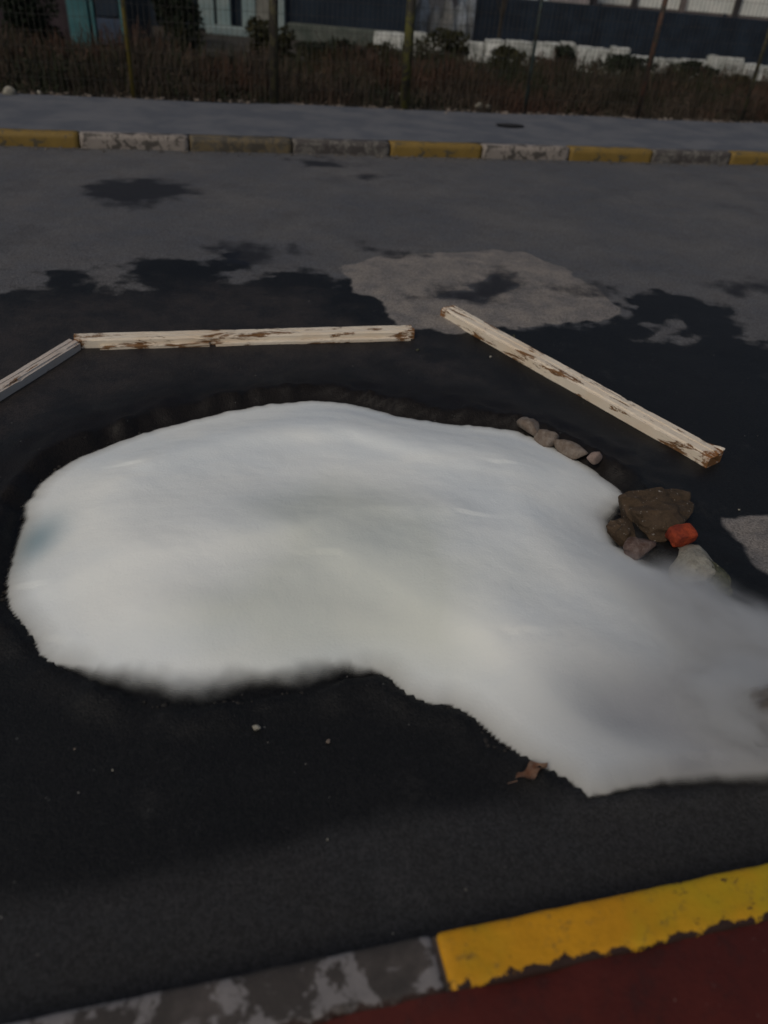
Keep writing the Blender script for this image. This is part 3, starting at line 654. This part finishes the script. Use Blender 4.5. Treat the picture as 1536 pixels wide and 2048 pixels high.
def shrub(name, cx, cy, w, h, d, mat, label, cat, seed, group=None, trunk=None, z0=0.0, dens=900, ls=.035):
    R = random.Random(seed); o = empty(name, (cx, cy, 0)); tag(o, label, cat, group); cs = []
    for i in range(11):
        a, q = R.uniform(0, 6.28), R.random()**.5*.62
        zz = z0 + (h-z0)*R.uniform(.18, .86); s = R.uniform(.28, .46)
        cs.append(((math.cos(a)*w/2*q, math.sin(a)*d/2*q, zz), (w/2*s, d/2*s, (h-z0)*s*.5)))
    quads('crown', foliage(cs, dens, ls, seed), mat, o)
    bm = bmesh.new(); tr = trunk or .02
    if trunk: add_tube(bm, (0, 0, -.1), (.03, 0, z0+(h-z0)*.35), tr, tr*.6, 9)
    for c, r in cs[:7]: add_tube(bm, (.03 if trunk else 0, 0, z0*.8 if trunk else 0), c, tr*.45, tr*.15, 5)
    obj('trunk', bm, bark_m, o); return o
def gpos(px, py): p = at(px, py, 0); return p.x, p.y
for i, (px, py, w, h, m, nm, lab) in enumerate([
    (355, 116, 1.5, 2.3, shrub_m, 'shrub', 'tall black green bush right of the blue kiosk'),
    (545, 128, 1.15, .75, shrub_o, 'shrub', 'low olive bush in front of the pale entrance columns'),
    (1105, 152, 1.1, .50, shrub_m, 'shrub', 'low dark bush below the gap in the white wall'),
    (1010, 158, .95, .48, shrub_o, 'shrub', 'brownish bush under the dark young tree'),
    (1235, 165, 1.35, .50, shrub_m, 'shrub', 'wide dark bush below the middle of the white wall'),
    (1400, 180, 1.1, .50, shrub_m, 'shrub', 'dark rounded bush near the right fence post'),
    (1335, 192, .9, .45, shrub_o, 'shrub', 'olive bush between the two right bushes'),
    (880, 130, 1.3, .58, shrub_o, 'shrub', 'broad olive bush below the pale rubble heap'),
    (660, 145, 1.5, .5, shrub_m, 'shrub', 'low dark bush under the tree trunk'),
    (1480, 200, .8, .40, shrub_o, 'shrub', 'low bush at the right edge of the weeds'),
    (60, 120, 1.2, .9, shrub_m, 'shrub', 'dark bush at the left edge before the wall'),
    (765, 150, .8, .50, shrub_o, 'shrub', 'small olive bush beside the middle fence post')]):
    x, y = gpos(px, py); shrub(nm, x, y, w, h, w*.8, m, lab, 'bush', 60+i, 'bushes behind the wire fence', dens=6500 if h < 1 else 3600, ls=.042)
for i, (px, py, w, h, lab) in enumerate([(715, 78, 1.9, 4.2, 'dark tree with a bare trunk left of the pale rubble'), (992, 108, .9, 2.4, 'slim young dark tree before the navy fence'),
        (1270, 92, .9, 2.6, 'slender tree with a leaning branch before the white building'), (1480, 100, .8, 2.6, 'slender tree near the right end of the white building')]):
    x, y = gpos(px, py); shrub('tree', x, y, w, h, w*.8, shrub_m, lab, 'tree', 90+i, 'trees behind the wire fence', trunk=.13 if i == 0 else .045, z0=h*.35 if i else .9, dens=900, ls=.055)

# low pale wall of rough blocks
wall_m = [rock_mat('pale_block_a', (.42, .43, .39), (.70, .70, .65), (.10, .10, .09), sc_=4), rock_mat('pale_block_b', (.30, .31, .28), (.58, .58, .53), (.08, .08, .07), sc_=5)]
lw = empty('low_stone_wall', (0, 0, 0)); tag(lw, 'low wall of pale rough stone blocks behind the weeds at right', 'wall')
A, B = at(745, 100), at(1720, 188); dv = (B-A); LL = dv.length; lw.location = A; lw.rotation_euler = (0, 0, math.atan2(dv.y, dv.x)); xx = 0; k = 0
while xx < LL:
    bl = random.uniform(.34, .75); hh = random.uniform(.36, .50)
    bm = rough_box(bl-.02, .3, hh, cell=.08, amp=.03, bev=.015, seed=200+k, freq=5)
    obj('stone_block', bm, wall_m[k % 2], lw, loc=(xx, random.uniform(-.03, .03), -.05)); xx += bl; k += 1
# rubble and heap pieces
for i, (px, py, s, lab) in enumerate([(840, 62, .30, 'blue white slab, leftmost of the pale heap beside the yellow post'), (868, 66, .26, 'cream boulder in the left half of the pale heap'), (893, 68, .30, 'round cream boulder at the middle of the pale heap'),
        (915, 68, .28, 'white boulder right of the heap middle'), (937, 66, .32, 'rightmost white boulder of the pale heap')]):
    x, y = gpos(px, py+14); me = rock_mesh('boulder', s*.80, s*.5, s*2.1, 31+i, mat=rock_mat('heap_stone', (.62, .66, .68) if i in (0, 3, 4) else (.55, .50, .42), (.35, .35, .32), (.05, .05, .05), sc_=5))
    o = link_mesh('boulder', me, None); o.location = (x, y, s*.9); tag(o, lab, 'boulder', 'pale boulders in a heap')
bm = bmesh.new(); x, y = gpos(948, 84); add_tube(bm, (0, 0, -.1), (0, 0, 1.25), .03, .03, 8)
o = obj('pole', bm, simple('pale_pole_paint', (.30, .33, .30), (.22, .24, .22)), smooth=True, loc=(x, y, 0)); tag(o, 'short pale pole at the end of the navy fence', 'pole')

# navy panel fence
navy = simple('navy_panel', (.006, .012, .022), (.013, .024, .040), scale=2.5, bump=.2, rough=.6)
nf = empty('panel_fence', (0, 0, 0)); tag(nf, 'dark navy panel fence behind the pale stone wall', 'fence')
A, B = at(945, 86), at(1720, 158); dv = B-A; LL = dv.length; nf.location = A; nf.rotation_euler = (0, 0, math.atan2(dv.y, dv.x)); npan = int(LL/1.5)+1
for k in range(npan):
    bm = bmesh.new(); x = k*1.5; add_box(bm, x+.03, x+1.47, 0, .04, 0, 1.02, .008)
    for j in range(9): add_box(bm, x+.08+j*.16, x+.12+j*.16, -.022, -.001, .04, .98)
    obj('panel', bm, navy, nf); bm = bmesh.new(); add_box(bm, x-.03, x+.03, -.03, .05, -.1, 1.08, .006); obj('post', bm, navy, nf)

# ------------------------------------------------------------------ far buildings
def building(name, label, px0, px1, base_py, w_extra, H_b, mats, Y=26.0):
    a = atY(px0, base_py, Y); b = atY(px1, base_py, Y); o = empty(name, (a.x, Y, 0)); tag(o, label, 'building'); return o, b.x-a.x
wall_w = simple('pale_render', (.60, .61, .56), (.70, .69, .63), scale=3, bump=.15)
mauve = simple('mauve_band', (.13, .11, .105), (.17, .14, .13), scale=3, bump=.15)
brick_c = simple('grey_pink_render', (.25, .225, .22), (.31, .27, .26), scale=4, bump=.2)
dkc = simple('dark_column', (.03, .028, .03), (.05, .045, .045), scale=4)
glass_t = NT('window_glass'); glass_t.set((.16, .20, .21), .15, .5); glass_m = glass_t.m
white_f = simple('white_frame', (.55, .57, .56), (.45, .47, .46), scale=4, bump=0)
Yb = 26.0
def xz(px, py, Y=Yb): p = atY(px, py, Y); return p.x, p.z
b1 = empty('shop_building', (0, Yb, 0)); tag(b1, 'long pale building with white wall panels above a mauve band, at top right', 'building')
xa, xb = xz(1050, 20)[0], 26.0
zb = xz(1350, 20)[1]; 
bm = bmesh.new(); add_box(bm, xa, xb, .12, 8, -.1, 4.6); obj('wall', bm, brick_c, b1)
bm = bmesh.new(); add_box(bm, xz(1185, 10)[0], xb, -.02, .117, zb-.30, zb-.01, .01); obj('band', bm, mauve, b1)
cols = [1188, 1268, 1366, 1475, 1600, 1740]
for a, b in zip(cols, cols[1:]):
    x0_, x1_ = xz(a, 10)[0], xz(b, 10)[0]
    bm = bmesh.new(); add_box(bm, x0_+.08, x1_-.08, .03, .118, zb+.005, 3.4, .012); obj('wall_panel', bm, wall_w, b1)
for k, a in enumerate(cols):
    x0_ = xz(a, 10)[0]; bm = bmesh.new(); add_box(bm, x0_-.075, x0_+.075, -.08, .115, -.1, 3.7, .01); obj('column', bm, dkc if k in (1, 3) else mauve, b1)
bm = bmesh.new(); add_box(bm, xz(1190, 30)[0], xz(1262, 30)[0], -.3, -.025, .28, xz(1225, 27)[1], .02); obj('ledge', bm, wall_w, b1)
bm = bmesh.new(); add_box(bm, xa-.3, xb+.3, -.4, 8.3, 4.603, 4.8, .02); obj('roof', bm, mauve, b1)
def windowed(o, wins, Y, dy=0.0):
    for (pa, ya, pb, yb) in wins:
        x0_, z1_ = xz(pa, ya, Y); x1_, z0_ = xz(pb, yb, Y)
        fr = bmesh.new(); w_ = .05
        add_box(fr, x0_, x0_+w_, dy-.06, dy-.002, z0_, z1_); add_box(fr, x1_-w_, x1_, dy-.06, dy-.002, z0_, z1_)
        add_box(fr, x0_+w_+.001, x1_-w_-.001, dy-.06, dy-.002, z0_, z0_+w_); add_box(fr, x0_+w_+.001, x1_-w_-.001, dy-.06, dy-.002, z1_-w_, z1_)
        add_box(fr, (x0_+x1_)/2-.02, (x0_+x1_)/2+.02, dy-.055, dy-.003, z0_+w_+.001, z1_-w_-.001)
        f = obj('window', fr, white_f, o); g = bmesh.new(); add_box(g, x0_+w_, x1_-w_, dy-.03, dy-.004, z0_+w_, z1_-w_); obj('pane', g, blind_m, f)
bt = NT('pane_with_blind'); bt.set((.55, .62, .62), .25, .5); blind_m = bt.m
b2 = empty('annex_building', (0, 24.5, 0)); tag(b2, 'grey pink annex with a row of white framed windows at top centre', 'building')
xa2, xb2 = xz(905, 5, 24.5)[0], xz(1182, 5, 24.5)[0]-.05
bm = bmesh.new(); add_box(bm, xa2, xb2, 0, 1.35, -.1, 3.6); obj('wall', bm, brick_c, b2)
bm = bmesh.new(); add_box(bm, xa2-.2, xb2+.0, -.25, 1.35, 3.603, 3.75, .02); obj('roof', bm, mauve, b2)
windowed(b2, [(922, -60, 968, 12), (974, -60, 1001, 20), (1008, -60, 1048, 24), (1060, -60, 1092, 28)], 24.5)

b3 = empty('entrance_building', (0, 20.6, 0)); tag(b3, 'dark navy building with pale entrance columns left of centre', 'building')
Y3 = 20.6; xl, xr = xz(-300, 40, Y3)[0], xz(820, 40, Y3)[0]
bm = bmesh.new(); add_box(bm, xl, xr, 0, 5, -.1, 4.2); obj('wall', bm, simple('dark_navy_wall', (.008, .015, .026), (.014, .024, .038), scale=2), b3)
palec = simple('pale_green_column', (.20, .27, .27), (.27, .32, .31), scale=3); greyc = simple('grey_tan_column', (.17, .165, .14), (.22, .21, .18), scale=3)
for (pa, pb, m) in [(402, 432, palec), (438, 464, palec), (487, 514, palec), (516, 548, greyc), (550, 571, palec)]:
    x0_, x1_ = xz(pa, 40, Y3)[0], xz(pb, 40, Y3)[0]; bm = bmesh.new(); add_box(bm, x0_, x1_, -.18, -.003, .0, 3.2, .015); obj('column', bm, m, b3)
bm = bmesh.new(); add_box(bm, xz(425, 40, Y3)[0], xz(575, 40, Y3)[0], -.7, -.185, -.06, .10, .02); obj('step', bm, palec, b3)
bm = bmesh.new(); add_box(bm, xz(580, 50, Y3)[0], xz(815, 50, Y3)[0], -.5, -.1, -.06, .26, .02); obj('plinth', bm, simple('greenish_plinth', (.07, .085, .07), (.12, .13, .11), scale=4), b3)
bm = bmesh.new(); add_box(bm, xl-.2, xr+.2, -.5, 5.2, 4.203, 4.4, .02); obj('roof', bm, mauve, b3)

Yk = 15.6; kk = empty('kiosk', (0, Yk, 0)); tag(kk, 'teal framed kiosk with navy glass left of the yellow fence post', 'kiosk')
tealm = simple('teal_paint', (.035, .115, .125), (.055, .145, .155), scale=3); 
def kx(px): return xz(px, 60, Yk)[0]
bm = bmesh.new(); add_box(bm, kx(142), kx(250), .05, 1.6, -.1, 2.4); obj('body', bm, navy, kk)
bm = bmesh.new(); add_box(bm, kx(140), kx(181), -.02, .047, -.1, 2.45, .01); obj('door', bm, tealm, kk)
bm = bmesh.new(); add_box(bm, kx(196), kx(243), -.02, .047, 0, .42, .01); obj('lower_panel', bm, simple('slate_blue', (.035, .055, .09), (.05, .07, .11), scale=3), kk)
bm = bmesh.new(); add_box(bm, kx(197), kx(240), -.005, .046, .45, 2.2); obj('glass', bm, navy, kk)
for a in (186, 243):
    bm = bmesh.new(); add_box(bm, kx(a), kx(a+7), -.03, .045, -.1, 2.4, .008); obj('frame_post', bm, tealm, kk)
bm = bmesh.new(); add_box(bm, kx(134), kx(256), -.15, 1.7, 2.453, 2.6, .02); obj('roof', bm, tealm, kk)
mw = simple('mauve_dark_wall', (.024, .016, .020), (.040, .027, .032), scale=3)
o2 = bmesh.new(); add_box(o2, kx(-200), kx(134), 0, .25, -.1, 2.6, .02); o = obj('side_wall', o2, mw, None, loc=(0, Yk+.6, 0)); tag(o, 'dark mauve wall at the upper left corner, left of the kiosk', 'wall')

# light-coloured lumps along the back edge of the far pavement
for i, (px, py, s, lab) in enumerate([(18, 188, .085, 'pale lump of rubble at the left end of the far pavement'), (958, 214, .06, 'pale rubble lump at the back of the pavement near the centre'), (975, 216, .045, 'smaller pale stone beside the central rubble lump'),
        (78, 187, .03, 'little stone right of the left rubble lump'), (460, 176, .035, 'pale scrap among the weeds left of centre'), (800, 190, .03, 'whitish scrap low in the weeds below the middle post')]):
    p = at(px, py, .12); me = rock_mesh('rubble_stone', s, s*.7, s*.8, 70+i, mat=m_grey, sub=2); o = link_mesh('rubble_stone', me, None); o.location = (p.x, p.y, .12+s*.2); tag(o, lab, 'stone')
spr = [W(random.uniform(-8, 11), V_BACK - .02 + random.gauss(0, .07), .115) for _ in range(700)]
o = chips('pavement_debris', spr, m_tan, .006, .028); tag(o, 'loose earth and bits of rubble along the back of the far pavement', 'debris')
# dark drain patch on the far pavement: a ragged tar spot
X_, Y_ = np.meshgrid(np.linspace(-1, 1, 17), np.linspace(-1, 1, 9)); p = at(1020, 250, .13)
rr = np.hypot(X_, Y_); sq = np.where(rr > 0, np.maximum(np.abs(X_), np.abs(Y_))/np.maximum(rr, 1e-6), 1)
me, _ = grid_mesh('tar_patch', X_*sq*.18, Y_*sq*.10, .004+.006*(1-rr.clip(0, 1)))
o = link_mesh('tar_patch', me, tar_m); o.location = (p.x, p.y, .128); o.rotation_euler = (0, 0, RA); tag(o, 'small black tar patch on the far pavement', 'tar patch')
